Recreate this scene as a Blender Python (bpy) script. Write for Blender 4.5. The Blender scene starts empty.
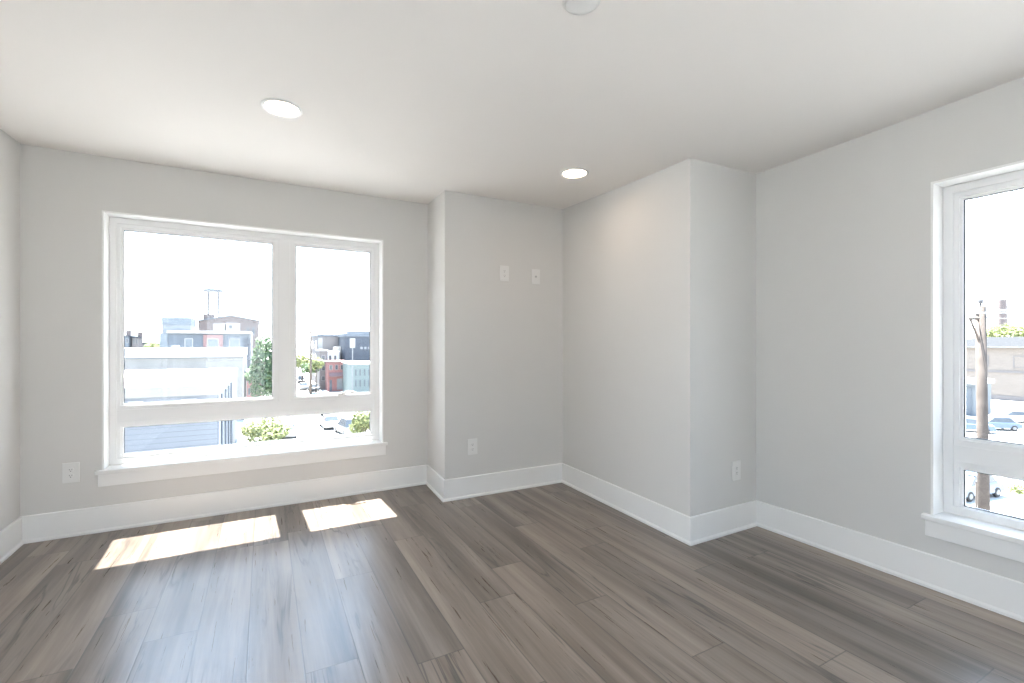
import bpy, bmesh, math, random
import numpy as np
from mathutils import Matrix, Vector

random.seed(7)
C = bpy.context.scene.collection
sc = bpy.context.scene
R = math.radians

# ------------------------------------------------------------------ camera
F_PX, EYE = 462.0, 1.28
cam = bpy.data.cameras.new('camera')
cam.sensor_width = 36.0
cam.lens = F_PX / 1024 * 36
cam.shift_y = 2.5 / 1024
cam.clip_start, cam.clip_end = 0.05, 3000
camera = bpy.data.objects.new('camera', cam)
C.objects.link(camera)
camera.location = (0, 0, EYE)
camera.rotation_euler = (R(90), 0, 0)
sc.camera = camera

# ------------------------------------------------------------------ light
TOWN = R(28.2)                                   # the street grid, and the house with it
DA = Vector((math.cos(TOWN), math.sin(TOWN), 0))     # along the far window wall
NA = Vector((-math.sin(TOWN), math.cos(TOWN), 0))    # out through the far window

SKY_STRENGTH, SUN_STRENGTH, LAMP_STRENGTH = 3.3, 40.0, 17.0
world = bpy.data.worlds.new('sky')
sc.world = world
world.use_nodes = True
nt = world.node_tree
bg = nt.nodes['Background']
tc = nt.nodes.new('ShaderNodeTexCoord')
sx = nt.nodes.new('ShaderNodeSeparateXYZ')
cr = nt.nodes.new('ShaderNodeValToRGB')
cr.color_ramp.elements[0].position = 0.0
cr.color_ramp.elements[0].color = (0.97, 0.98, 1.0, 1)
cr.color_ramp.elements[1].position = 0.75
cr.color_ramp.elements[1].color = (0.50, 0.70, 1.0, 1)
e_ = cr.color_ramp.elements.new(0.25)
e_.color = (0.74, 0.86, 1.0, 1)
nt.links.new(tc.outputs['Generated'], sx.inputs[0])
nt.links.new(sx.outputs['Z'], cr.inputs[0])
nt.links.new(cr.outputs[0], bg.inputs['Color'])
bg.inputs['Strength'].default_value = SKY_STRENGTH

sun = bpy.data.lights.new('sun', 'SUN')
sun.energy = SUN_STRENGTH
sun.angle = R(0.53)
sun.color = (1.0, 0.95, 0.88)
sun_o = bpy.data.objects.new('sun', sun)
C.objects.link(sun_o)
to_sun = NA * (1 / 2.45) - DA * 0.02 + Vector((0, 0, 1))
sun_o.rotation_euler = to_sun.to_track_quat('Z', 'Y').to_euler()
sun_o.location = (-6, 12, 30)

sc.view_settings.view_transform = 'Standard'
sc.view_settings.look = 'None'
sc.view_settings.gamma = 1.0
sc.view_settings.use_curve_mapping = False
sc.view_settings.exposure = 1.19
sc.cycles.max_bounces = 14
sc.cycles.diffuse_bounces = 9
sc.cycles.glossy_bounces = 4
sc.cycles.transparent_max_bounces = 12
sc.cycles.use_denoising = True

# ------------------------------------------------------------------ materials
def new_mat(name):
    m = bpy.data.materials.new(name)
    m.use_nodes = True
    return m, m.node_tree, m.node_tree.nodes['Principled BSDF']

def mat(name, col, rough=0.6, var=0.06, scale=6.0, bump=0.0, bscale=200.0, metallic=0.0, spec=0.5):
    """plain painted or rendered surface with a slight procedural mottle"""
    m, t, p = new_mat(name)
    co = t.nodes.new('ShaderNodeTexCoord')
    nz = t.nodes.new('ShaderNodeTexNoise')
    nz.inputs['Scale'].default_value = scale
    nz.inputs['Detail'].default_value = 4
    t.links.new(co.outputs['Object'], nz.inputs['Vector'])
    r = t.nodes.new('ShaderNodeValToRGB')
    r.color_ramp.elements[0].position, r.color_ramp.elements[1].position = 0.3, 0.7
    r.color_ramp.elements[0].color = (*[c * (1 - var) for c in col], 1)
    r.color_ramp.elements[1].color = (*[min(1, c * (1 + var)) for c in col], 1)
    t.links.new(nz.outputs['Fac'], r.inputs[0])
    t.links.new(r.outputs[0], p.inputs['Base Color'])
    p.inputs['Roughness'].default_value = rough
    p.inputs['Metallic'].default_value = metallic
    p.inputs['Specular IOR Level'].default_value = spec
    if bump:
        nb = t.nodes.new('ShaderNodeTexNoise')
        nb.inputs['Scale'].default_value = bscale
        b = t.nodes.new('ShaderNodeBump')
        b.inputs['Strength'].default_value = bump
        b.inputs['Distance'].default_value = 0.002
        t.links.new(co.outputs['Object'], nb.inputs['Vector'])
        t.links.new(nb.outputs['Fac'], b.inputs['Height'])
        t.links.new(b.outputs[0], p.inputs['Normal'])
    return m

def striped(name, ca, cb, period, axis='Z', rough=0.7, width=0.12):
    """siding boards: a darker joint every `period` metres"""
    m, t, p = new_mat(name)
    co = t.nodes.new('ShaderNodeTexCoord')
    s = t.nodes.new('ShaderNodeSeparateXYZ')
    t.links.new(co.outputs['Object'], s.inputs[0])
    d = t.nodes.new('ShaderNodeMath'); d.operation = 'DIVIDE'; d.inputs[1].default_value = period
    fr = t.nodes.new('ShaderNodeMath'); fr.operation = 'FRACT'
    lt = t.nodes.new('ShaderNodeMath'); lt.operation = 'LESS_THAN'; lt.inputs[1].default_value = width
    mx = t.nodes.new('ShaderNodeMix'); mx.data_type = 'RGBA'
    mx.inputs[6].default_value = (*ca, 1); mx.inputs[7].default_value = (*cb, 1)
    t.links.new(s.outputs[axis], d.inputs[0]); t.links.new(d.outputs[0], fr.inputs[0])
    t.links.new(fr.outputs[0], lt.inputs[0]); t.links.new(lt.outputs[0], mx.inputs[0])
    t.links.new(mx.outputs[2], p.inputs['Base Color'])
    p.inputs['Roughness'].default_value = rough
    return m

def brick(name, ca, cb, mortar, scale=1.6):
    m, t, p = new_mat(name)
    co = t.nodes.new('ShaderNodeTexCoord')
    s = t.nodes.new('ShaderNodeSeparateXYZ')
    ad = t.nodes.new('ShaderNodeMath'); ad.operation = 'ADD'
    cb_ = t.nodes.new('ShaderNodeCombineXYZ')
    t.links.new(co.outputs['Object'], s.inputs[0])
    t.links.new(s.outputs['X'], ad.inputs[0]); t.links.new(s.outputs['Y'], ad.inputs[1])
    t.links.new(ad.outputs[0], cb_.inputs['X']); t.links.new(s.outputs['Z'], cb_.inputs['Y'])
    b = t.nodes.new('ShaderNodeTexBrick')
    b.inputs['Scale'].default_value = scale
    b.inputs['Color1'].default_value = (*ca, 1); b.inputs['Color2'].default_value = (*cb, 1)
    b.inputs['Mortar'].default_value = (*mortar, 1)
    t.links.new(cb_.outputs[0], b.inputs['Vector'])
    t.links.new(b.outputs[0], p.inputs['Base Color'])
    p.inputs['Roughness'].default_value = 0.85
    return m

def foliage_mat(name, ca, cb):
    m, t, p = new_mat(name)
    gi = t.nodes.new('ShaderNodeNewGeometry')
    r = t.nodes.new('ShaderNodeValToRGB')
    r.color_ramp.elements[0].color = (*ca, 1); r.color_ramp.elements[1].color = (*cb, 1)
    t.links.new(gi.outputs['Random Per Island'], r.inputs[0])
    t.links.new(r.outputs[0], p.inputs['Base Color'])
    p.inputs['Roughness'].default_value = 0.7
    tr = t.nodes.new('ShaderNodeBsdfTranslucent')
    mx = t.nodes.new('ShaderNodeMixShader'); mx.inputs[0].default_value = 0.35
    t.links.new(r.outputs[0], tr.inputs['Color'])
    t.links.new(p.outputs[0], mx.inputs[1]); t.links.new(tr.outputs[0], mx.inputs[2])
    t.links.new(mx.outputs[0], t.nodes['Material Output'].inputs['Surface'])
    return m

def glass_mat(name, tint, refl=1.0):
    m = bpy.data.materials.new(name); m.use_nodes = True
    t = m.node_tree
    t.nodes.remove(t.nodes['Principled BSDF'])
    tr = t.nodes.new('ShaderNodeBsdfTransparent'); tr.inputs['Color'].default_value = (*tint, 1)
    gl = t.nodes.new('ShaderNodeBsdfGlossy'); gl.inputs['Roughness'].default_value = 0.01
    fr = t.nodes.new('ShaderNodeFresnel'); fr.inputs['IOR'].default_value = 1.45
    mu = t.nodes.new('ShaderNodeMath'); mu.operation = 'MULTIPLY'; mu.inputs[1].default_value = refl
    mx = t.nodes.new('ShaderNodeMixShader')
    t.links.new(fr.outputs[0], mu.inputs[0]); t.links.new(mu.outputs[0], mx.inputs[0])
    t.links.new(tr.outputs[0], mx.inputs[1]); t.links.new(gl.outputs[0], mx.inputs[2])
    t.links.new(mx.outputs[0], t.nodes['Material Output'].inputs['Surface'])
    return m

def emit_mat(name, col, strength):
    m, t, p = new_mat(name)
    p.inputs['Base Color'].default_value = (0.9, 0.9, 0.88, 1)
    p.inputs['Emission Color'].default_value = (*col, 1)
    p.inputs['Emission Strength'].default_value = strength
    return m

def floor_mat():
    """wood-look vinyl planks: long boards, staggered ends, streaky grain with dark knots"""
    m, t, p = new_mat('vinyl_planks')
    N, L = t.nodes.new, t.links.new
    def math_(op, a, b=None, c=None):
        n = N('ShaderNodeMath'); n.operation = op
        for i, v in enumerate((a, b, c)):
            if v is None: continue
            if isinstance(v, (int, float)): n.inputs[i].default_value = v
            else: L(v, n.inputs[i])
        return n.outputs[0]
    def ramp(v, stops):
        r = N('ShaderNodeValToRGB')
        el = r.color_ramp.elements
        while len(el) < len(stops): el.new(0.5)
        for e, (pos, c) in zip(el, stops):
            e.position = pos; e.color = (*c, 1) if len(c) == 3 else c
        L(v, r.inputs[0]); return r.outputs[0]
    def mixc(kind, fac, a, b):
        n = N('ShaderNodeMix'); n.data_type = 'RGBA'; n.blend_type = kind
        for i, v in ((0, fac), (6, a), (7, b)):
            if isinstance(v, (int, float)): n.inputs[i].default_value = v
            elif isinstance(v, tuple): n.inputs[i].default_value = (*v, 1)
            else: L(v, n.inputs[i])
        return n.outputs[2]
    def noise(vec, scale, detail, rough=0.5, dist=0.0):
        n = N('ShaderNodeTexNoise')
        n.inputs['Scale'].default_value = scale; n.inputs['Detail'].default_value = detail
        n.inputs['Roughness'].default_value = rough; n.inputs['Distortion'].default_value = dist
        L(vec, n.inputs['Vector']); return n.outputs['Fac']
    def comb(x, y, z):
        n = N('ShaderNodeCombineXYZ')
        for i, v in enumerate((x, y, z)):
            if isinstance(v, (int, float)): n.inputs[i].default_value = v
            else: L(v, n.inputs[i])
        return n.outputs[0]
    co = N('ShaderNodeTexCoord'); s = N('ShaderNodeSeparateXYZ'); L(co.outputs['Object'], s.inputs[0])
    W_, LEN = 0.2, 1.52
    row_f = math_('DIVIDE', math_('ADD', s.outputs['X'], PLANK_SHIFT), W_)
    row = math_('FLOOR', row_f)
    wn = N('ShaderNodeTexWhiteNoise'); wn.noise_dimensions = '1D'; L(row, wn.inputs['W'])
    col_f = math_('DIVIDE', math_('ADD', s.outputs['Y'], math_('MULTIPLY', wn.outputs['Value'], 7.3)), LEN)
    colm = math_('FLOOR', col_f)
    wp = N('ShaderNodeTexWhiteNoise'); wp.noise_dimensions = '2D'; L(comb(row, colm, 0), wp.inputs['Vector'])
    rnd = wp.outputs['Value']
    ofs = math_('MULTIPLY', rnd, 43.0)
    grain_v = comb(math_('ADD', s.outputs['X'], ofs), math_('MULTIPLY', s.outputs['Y'], 0.055), ofs)
    streak = noise(grain_v, 8.5, 5, 0.6, 0.3)
    fine_v = comb(math_('ADD', s.outputs['X'], ofs), math_('MULTIPLY', s.outputs['Y'], 0.03), ofs)
    fine = noise(fine_v, 70.0, 4, 0.65, 0.2)
    base = ramp(streak, [(0.28, (0.074, 0.058, 0.047)), (0.41, (0.146, 0.116, 0.094)),
                         (0.53, (0.226, 0.182, 0.150)), (0.71, (0.340, 0.281, 0.234))])
    base = mixc('MULTIPLY', 0.4, base, ramp(fine, [(0.3, (0.62, 0.62, 0.62)), (0.65, (1.12, 1.12, 1.12))]))
    # dark wandering knots and heart streaks on some boards
    kv = comb(math_('ADD', s.outputs['X'], ofs), math_('MULTIPLY', s.outputs['Y'], 0.075), ofs)
    kn = noise(kv, 7.0, 4, 0.6, 0.55)
    kn_line = math_('ABSOLUTE', math_('SUBTRACT', kn, 0.5))
    kmask = ramp(kn_line, [(0.0, (1, 1, 1)), (0.022, (0, 0, 0))])
    gate = ramp(noise(comb(s.outputs['X'], math_('MULTIPLY', s.outputs['Y'], 0.35), ofs), 2.6, 2), [(0.49, (0, 0, 0)), (0.60, (0.85, 0.85, 0.85))])
    kfac = math_('MULTIPLY', kmask, gate)
    base = mixc('MIX', kfac, base, (0.055, 0.047, 0.043))
    tone = ramp(rnd, [(0.0, (0.82, 0.825, 0.835)), (0.5, (1.0, 0.985, 0.97)), (1.0, (1.14, 1.11, 1.08))])
    base = mixc('MULTIPLY', 1.0, base, tone)
    # joints between boards
    fx = math_('FRACT', row_f); fy = math_('FRACT', col_f)
    ex = math_('MULTIPLY', math_('MINIMUM', fx, math_('SUBTRACT', 1.0, fx)), W_)
    ey = math_('MULTIPLY', math_('MINIMUM', fy, math_('SUBTRACT', 1.0, fy)), LEN)
    edge = math_('MINIMUM', ex, ey)
    joint = ramp(edge, [(0.0, (1, 1, 1)), (0.0022, (0, 0, 0))])
    base = mixc('MIX', math_('MULTIPLY', joint, 0.75), base, (0.045, 0.040, 0.037))
    L(base, p.inputs['Base Color'])
    rg = N('ShaderNodeMapRange'); L(fine, rg.inputs[0])
    rg.inputs['To Min'].default_value = 0.24; rg.inputs['To Max'].default_value = 0.34
    L(rg.outputs[0], p.inputs['Roughness'])
    b = N('ShaderNodeBump'); b.inputs['Strength'].default_value = 0.25; b.inputs['Distance'].default_value = 0.0012
    L(math_('SUBTRACT', math_('MULTIPLY', fine, 0.5), joint), b.inputs['Height'])
    L(b.outputs[0], p.inputs['Normal'])
    p.inputs['Specular IOR Level'].default_value = 0.95
    return m

PLANK_SHIFT = 0.06
M = {}
M['wall'] = mat('wall_paint', (0.66, 0.652, 0.635), 0.75, 0.012, 1.5, 0.05, 260)
M['ceiling'] = mat('ceiling_paint', (0.80, 0.773, 0.745), 0.9, 0.01, 1.2, 0.04, 200)
M['trim'] = mat('trim_paint', (0.84, 0.84, 0.83), 0.38, 0.008, 3)
M['vinyl'] = mat('window_vinyl', (0.83, 0.83, 0.83), 0.32, 0.008, 3)
M['gasket'] = mat('rubber_gasket', (0.05, 0.06, 0.07), 0.6)
M['glass'] = glass_mat('window_glass', (0.93, 0.95, 0.96), 0.6)
M['plastic'] = mat('white_plastic', (0.76, 0.76, 0.75), 0.35, 0.01, 5)
M['slot'] = mat('dark_slot', (0.16, 0.16, 0.16), 0.6)
M['metal'] = mat('brushed_metal', (0.55, 0.55, 0.55), 0.35, 0.05, 20, metallic=0.9)
M['lens'] = emit_mat('lamp_lens', (1.0, 0.74, 0.54), LAMP_STRENGTH)
M['floor'] = floor_mat()

# ------------------------------------------------------------------ helpers
def link(name, me, m=None, parent=None, mw=None):
    o = bpy.data.objects.new(name, me)
    C.objects.link(o)
    if m is not None: me.materials.append(m)
    if parent is not None: o.parent = parent
    if mw is not None: o.matrix_world = mw
    return o

def build(name, bm, m, parent=None, mw=None, smooth=False, bevel=0.0, seg=2):
    bmesh.ops.recalc_face_normals(bm, faces=bm.faces[:])
    me = bpy.data.meshes.new(name)
    bm.to_mesh(me); bm.free()
    if smooth:
        for f in me.polygons: f.use_smooth = True
    o = link(name, me, m, parent, mw)
    if bevel:
        b = o.modifiers.new('bevel', 'BEVEL'); b.width = bevel; b.segments = seg
        b.limit_method = 'ANGLE'; b.angle_limit = R(40)
    return o

def empty(name, label=None, cat=None, group=None, kind=None, mw=None, parent=None):
    o = bpy.data.objects.new(name, None)
    C.objects.link(o)
    o.empty_display_size = 0.1
    if parent is not None: o.parent = parent
    if mw is not None: o.matrix_world = mw
    return tag(o, label, cat, group, kind)

def tag(o, label=None, cat=None, group=None, kind=None):
    if label: o['label'] = label
    if cat: o['category'] = cat
    if group: o['group'] = group
    if kind: o['kind'] = kind
    return o

def add_box(bm, x0, x1, y0, y1, z0, z1):
    vs = [bm.verts.new((x, y, z)) for z in (z0, z1) for y in (y0, y1) for x in (x0, x1)]
    for q in ((0, 1, 3, 2), (4, 6, 7, 5), (0, 4, 5, 1), (2, 3, 7, 6), (0, 2, 6, 4), (1, 5, 7, 3)):
        bm.faces.new([vs[i] for i in q])
    return vs

def box(*a):
    bm = bmesh.new(); add_box(bm, *a); return bm

def prism(bm, foot, z0, z1):
    """footprint polygon (x, y) raised from z0 to z1"""
    lo = [bm.verts.new((x, y, z0)) for x, y in foot]
    hi = [bm.verts.new((x, y, z1)) for x, y in foot]
    n = len(foot)
    bm.faces.new(lo[::-1]); bm.faces.new(hi)
    for i in range(n):
        j = (i + 1) % n
        bm.faces.new((lo[i], lo[j], hi[j], hi[i]))

def ring(bm, o, i, y0, y1):
    """rectangular ring in the x-z plane, o and i = (x0, x1, z0, z1), thick from y0 to y1"""
    def rect(r, y): return [bm.verts.new(c) for c in ((r[0], y, r[2]), (r[1], y, r[2]), (r[1], y, r[3]), (r[0], y, r[3]))]
    A, B, c, d = rect(o, y0), rect(i, y0), rect(o, y1), rect(i, y1)
    for k in range(4):
        j = (k + 1) % 4
        bm.faces.new((A[k], A[j], B[j], B[k])); bm.faces.new((c[k], d[k], d[j], c[j]))
        bm.faces.new((A[k], c[k], c[j], A[j])); bm.faces.new((B[k], B[j], d[j], d[k]))

def lathe(bm, prof, n=48, axis='Z'):
    """profile of (radius, height) turned about Z"""
    rows = []
    for r, h in prof:
        if r < 1e-6: rows.append([bm.verts.new((0, 0, h))])
        else: rows.append([bm.verts.new((r * math.cos(2 * math.pi * k / n), r * math.sin(2 * math.pi * k / n), h)) for k in range(n)])
    for a, b in zip(rows, rows[1:]):
        for k in range(n):
            j = (k + 1) % n
            if len(a) == 1 and len(b) == 1: continue
            if len(a) == 1: bm.faces.new((a[0], b[k], b[j]))
            elif len(b) == 1: bm.faces.new((a[k], a[j], b[0]))
            else: bm.faces.new((a[k], a[j], b[j], b[k]))

def tube(bm, pts, rad, n=10):
    """round bar through points; rad is one radius or one per point"""
    pts = [Vector(p) for p in pts]
    rad = rad if isinstance(rad, (list, tuple)) else [rad] * len(pts)
    rows = []
    for k, p in enumerate(pts):
        d = (pts[min(k + 1, len(pts) - 1)] - pts[max(k - 1, 0)]).normalized()
        u = d.orthogonal().normalized() if abs(d.z) < 0.9 else Vector((1, 0, 0))
        u = (u - d * u.dot(d)).normalized(); v = d.cross(u)
        rows.append([bm.verts.new(p + (u * math.cos(2 * math.pi * i / n) + v * math.sin(2 * math.pi * i / n)) * rad[k]) for i in range(n)])
    for a, b in zip(rows, rows[1:]):
        for i in range(n):
            j = (i + 1) % n
            bm.faces.new((a[i], a[j], b[j], b[i]))
    bm.faces.new(rows[0][::-1]); bm.faces.new(rows[-1])

# ------------------------------------------------------------------ the room shell
# interior corners, clockwise seen from above: left wall, window wall, boxed-out chase, step, right wall
CORNER = [(-3.1566, 2.9656), (-0.7746, 4.2453), (-0.5478, 3.7658), (0.4690, 4.2997),
          (1.1406, 2.9577), (1.7317, 3.2789)]
LEFT_IN = Vector((-2.9913, 2.6711)); RIGHT_OUT = Vector((2.3724, 2.1341))
CORNER = [Vector(c) for c in CORNER]
def run_back(a, b, n=-1.7):
    """carry the line a->b on to the back wall"""
    d = (b - a).normalized(); na = NA.to_2d()
    return a + d * ((n - a.dot(na)) / d.dot(na))
back_left = run_back(CORNER[0], LEFT_IN)
back_right = run_back(CORNER[5], RIGHT_OUT)
POLY = [back_left] + CORNER + [back_right]
SIDES = ['left', 'window', 'chase_side', 'chase_front', 'partition', 'step', 'right', 'back']
NP_ = len(POLY)
DIR = [(POLY[(i + 1) % NP_] - POLY[i]).normalized() for i in range(NP_)]
OUT = [Vector((-d.y, d.x)) for d in DIR]

def offset_corner(i, t):
    """corner i of the room moved outward by t from both of its walls"""
    a, b = (i - 1) % NP_, i
    p, q = POLY[i] + OUT[a] * t, POLY[i] + OUT[b] * t
    da, db = DIR[a], DIR[b]
    den = da.x * -db.y + db.x * da.y
    k = ((q - p).x * -db.y + db.x * (q - p).y) / den
    return p + da * k

def wall_frame(i):
    d, o = DIR[i], OUT[i]
    return Matrix(((d.x, o.x, 0, POLY[i].x), (d.y, o.y, 0, POLY[i].y), (0, 0, 1, 0), (0, 0, 0, 1)))

def local(i, p):
    v = p - POLY[i]
    return v.dot(DIR[i]), v.dot(OUT[i])

WALL_T, WALL_TOP = 0.19, 2.78
BACK_LEN = (POLY[0] - POLY[7]).length
HOLE = {7: (3.05, 4.15, 0.06, 2.36), 0: (0.35, 2.0, 0.20, 2.36), 1: (0.402, 2.302, 0.395, 2.193), 6: (0.969, 2.869, 0.370, 2.132)}  # back and left wall openings are added, unseen, to let in more daylight
for i, side in enumerate(SIDES):
    j = (i + 1) % NP_
    L_ = (POLY[j] - POLY[i]).length
    xo0, xo1 = local(i, offset_corner(i, WALL_T))[0], local(i, offset_corner(j, WALL_T))[0]
    bm = bmesh.new()
    if i not in HOLE:
        prism(bm, [(0, 0), (L_, 0), (xo1, WALL_T), (xo0, WALL_T)], -0.25, WALL_TOP)
    else:
        h = HOLE[i]
        def rect(x0, x1, z0, z1, y): return [bm.verts.new(c) for c in ((x0, y, z0), (x1, y, z0), (x1, y, z1), (x0, y, z1))]
        A, B = rect(0, L_, -0.25, WALL_TOP, 0), rect(*h, 0)
        c, d = rect(xo0, xo1, -0.25, WALL_TOP, WALL_T), rect(*h, WALL_T)
        for k in range(4):
            m_ = (k + 1) % 4
            bm.faces.new((A[k], A[m_], B[m_], B[k])); bm.faces.new((c[k], d[k], d[m_], c[m_]))
            bm.faces.new((A[k], c[k], c[m_], A[m_])); bm.faces.new((B[k], B[m_], d[m_], d[k]))
    tag(build('wall_' + side, bm, M['wall'], mw=wall_frame(i)), kind='structure')

# floor: its planks run the way the right wall runs
bm = bmesh.new()
inv = Matrix.Rotation(-TOWN, 3, 'Z')
foot = [(inv @ offset_corner(k, 0.1).to_3d()) for k in range(NP_)]
prism(bm, [(p.x, p.y) for p in foot], -0.2, 0.0)
tag(build('floor', bm, M['floor'], mw=Matrix.Rotation(TOWN, 4, 'Z')), kind='structure')

# ceiling: hand-finished plaster that dips a little towards the step, a smooth surface through its corner heights
CZ = [(-3.1566, 2.9656, 2.567), (-0.7746, 4.2453, 2.566), (-0.5478, 3.7658, 2.532), (0.4690, 4.2997, 2.536),
      (1.1406, 2.9577, 2.470), (1.7317, 3.2789, 2.487), (2.3724, 2.1341, 2.520), (-2.9913, 2.6711, 2.548),
      (back_left.x, back_left.y, 2.53), (back_right.x, back_right.y, 2.53), (0.0, 0.8, 2.53), (1.2, 0.6, 2.53)]
_p = np.array([c[:2] for c in CZ]); _z = np.array([c[2] for c in CZ])
def _phi(r2): return np.where(r2 > 1e-12, 0.5 * r2 * np.log(np.maximum(r2, 1e-12)), 0.0)
_K = _phi(((_p[:, None] - _p[None]) ** 2).sum(-1)) + 0.15 * np.eye(len(CZ))
_Q = np.c_[np.ones(len(CZ)), _p]
_S = np.linalg.solve(np.block([[_K, _Q], [_Q.T, np.zeros((3, 3))]]), np.r_[_z, 0, 0, 0])
def ceil_z(x, y):
    w = _phi(((_p - np.array((x, y))) ** 2).sum(-1))
    return float(w @ _S[:-3] + _S[-3] + _S[-2] * x + _S[-1] * y)
bm = bmesh.new()
n_lo, n_hi, d_lo, d_hi, step = -2.0, 5.0, -1.9, 5.2, 0.1
nn, nd = int((n_hi - n_lo) / step) + 1, int((d_hi - d_lo) / step) + 1
grid = [[None] * nd for _ in range(nn)]
for a in range(nn):
    for b in range(nd):
        p = DA * (d_lo + b * step) + NA * (n_lo + a * step)
        grid[a][b] = bm.verts.new((p.x, p.y, min(max(ceil_z(p.x, p.y), 2.42), 2.64)))
for a in range(nn - 1):
    for b in range(nd - 1):
        bm.faces.new((grid[a][b], grid[a + 1][b], grid[a + 1][b + 1], grid[a][b + 1]))
for i in (0, 1, 6, 7):                                # trimmed flush with the outer faces of the house
    bmesh.ops.bisect_plane(bm, geom=bm.verts[:] + bm.edges[:] + bm.faces[:], dist=1e-5, clear_outer=True,
                           plane_co=(POLY[i] + OUT[i] * (WALL_T - 0.005)).to_3d(), plane_no=OUT[i].to_3d())
me = bpy.data.meshes.new('ceiling'); bm.to_mesh(me); bm.free()
for f in me.polygons: f.use_smooth = True
ce = link('ceiling', me, M['ceiling'])
so = ce.modifiers.new('slab', 'SOLIDIFY'); so.thickness = 0.3; so.offset = -1.0
tag(ce, kind='structure')

# baseboards with a shoe moulding, mitred at every corner
BB_H = 0.174
for i, side in enumerate(SIDES):
    j = (i + 1) % NP_
    def strip(t, z0, z1, chamfer=0.0):
        a0, b0 = local(i, POLY[i]), local(i, POLY[j])
        a1, b1 = local(i, offset_corner(i, -t)), local(i, offset_corner(j, -t))
        am, bm_ = local(i, offset_corner(i, -t + chamfer)), local(i, offset_corner(j, -t + chamfer))
        b = bmesh.new()
        prof = [((a0, b0), z0), ((a1, b1), z0), ((a1, b1), z1 - chamfer), ((am, bm_), z1), ((a0, b0), z1)]
        A = [b.verts.new((p[0][0], p[0][1], z)) for p, z in prof]
        B = [b.verts.new((p[1][0], p[1][1], z)) for p, z in prof]
        b.faces.new(A); b.faces.new(B[::-1])
        for k in range(len(prof)):
            m_ = (k + 1) % len(prof)
            b.faces.new((A[k], B[k], B[m_], A[m_]))
        return b
    if side == 'back': continue                      # the added glazed door reaches down to the floor there
    o = tag(build('baseboard_' + side, strip(0.013, 0.0, BB_H, 0.004), M['trim'], mw=wall_frame(i)), kind='structure')
    build('shoe_moulding', strip(0.024, 0.0, 0.022, 0.009), M['trim'], parent=o)

# ------------------------------------------------------------------ windows
def window(n, i, x0, x1, z0, z1, split, crank=False):
    """white vinyl window set deep in wall i: fixed light, side light, and a low hopper light under both"""
    w = empty('window_%d' % n, kind='structure', mw=wall_frame(i))
    h = HOLE[i]
    # painted return lining the opening
    bm = bmesh.new(); ring(bm, (h[0], h[1], h[2], h[3]), (x0, x1, z0, z1), -0.002, 0.125)
    build('jamb_lining', bm, M['trim'], w, bevel=0.002)
    y0, y1 = 0.12, 0.188
    gx = (x0 + 0.076, split - 0.088, split + 0.088, x1 - 0.074)
    zt, zb, zlt, zlb = z1 - 0.082, z1 - 1.330, z1 - 1.500, z1 - 1.693
    # outer frame with mullion and transom in one welded piece
    bm = bmesh.new()
    fb = 0.042
    ring(bm, (x0, x1, z0, z1), (x0 + fb, x1 - fb, z0 + fb, z1 - fb), y0, y1)
    add_box(bm, split - 0.042, split + 0.042, y0 + 0.004, y1, zb - 0.05, z1 - fb + 0.001)
    add_box(bm, x0 + fb - 0.001, x1 - fb + 0.001, y0 + 0.004, y1, zlt + 0.042, zb - 0.042)
    build('frame', bm, M['vinyl'], w, bevel=0.003)
    for k, (a, b, c, d) in enumerate(((gx[0], gx[1], zb, zt), (gx[2], gx[3], zb, zt), (gx[0], gx[3], zlb, zlt))):
        bm = bmesh.new()
        g = 0.046
        ring(bm, (a - g - 0.006, b + g + 0.006, c - g - 0.006, d + g + 0.006), (a - 0.012, b + 0.012, c - 0.012, d + 0.012), y0 + 0.006, y1 - 0.004)
        sash = build('sash', bm, M['vinyl'], w, bevel=0.003)
        bm = bmesh.new(); ring(bm, (a - 0.014, b + 0.014, c - 0.014, d + 0.014), (a, b, c, d), y0 + 0.016, y1 - 0.012)
        build('glazing_bead', bm, M['vinyl'], sash, bevel=0.004)
        bm = bmesh.new(); ring(bm, (a - 0.004, b + 0.004, c - 0.004, d + 0.004), (a + 0.004, b - 0.004, c + 0.004, d - 0.004), 0.144, 0.154)
        build('gasket', bm, M['gasket'], sash)
        build('glass_pane', box(a - 0.002, b + 0.002, 0.147, 0.151, c - 0.002, d + 0.002), M['glass'], sash)
    # stool with horns and an apron below
    bm = bmesh.new()
    st = z0 + 0.001
    prism(bm, [(x0 - 0.042, 0.0), (x0 - 0.042, -0.036), (x1 + 0.042, -0.036), (x1 + 0.042, 0.0), (x1, 0.0), (x1, 0.125), (x0, 0.125), (x0, 0.0)], st - 0.027, st)
    build('stool', bm, M['trim'], w, bevel=0.004)
    build('apron', box(x0 - 0.03, x1 + 0.03, -0.018, -0.0005, st - 0.112, st - 0.027), M['trim'], w, bevel=0.003)
    if crank:
        cx = split + 0.088 + 0.36
        bm = bmesh.new()
        add_box(bm, cx - 0.035, cx + 0.035, y0 - 0.012, y0 + 0.01, zb - 0.022, zb + 0.006)
        op = build('crank_handle', bm, M['vinyl'], w, bevel=0.004)
        bm = bmesh.new()
        tube(bm, [(cx, y0 - 0.012, zb), (cx, y0 - 0.026, zb + 0.002), (cx + 0.05, y0 - 0.03, zb + 0.018), (cx + 0.105, y0 - 0.028, zb + 0.006)], 0.009)
        tube(bm, [(cx + 0.105, y0 - 0.020, zb + 0.004), (cx + 0.105, y0 - 0.048, zb + 0.004)], 0.010)
        build('lever', bm, M['vinyl'], op, smooth=True)
    return w

window(1, 1, 0.414, 2.290, 0.420, 2.181, 1.526, crank=True)
window(2, 6, 0.981, 2.857, 0.382, 2.120, 2.093)

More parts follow.
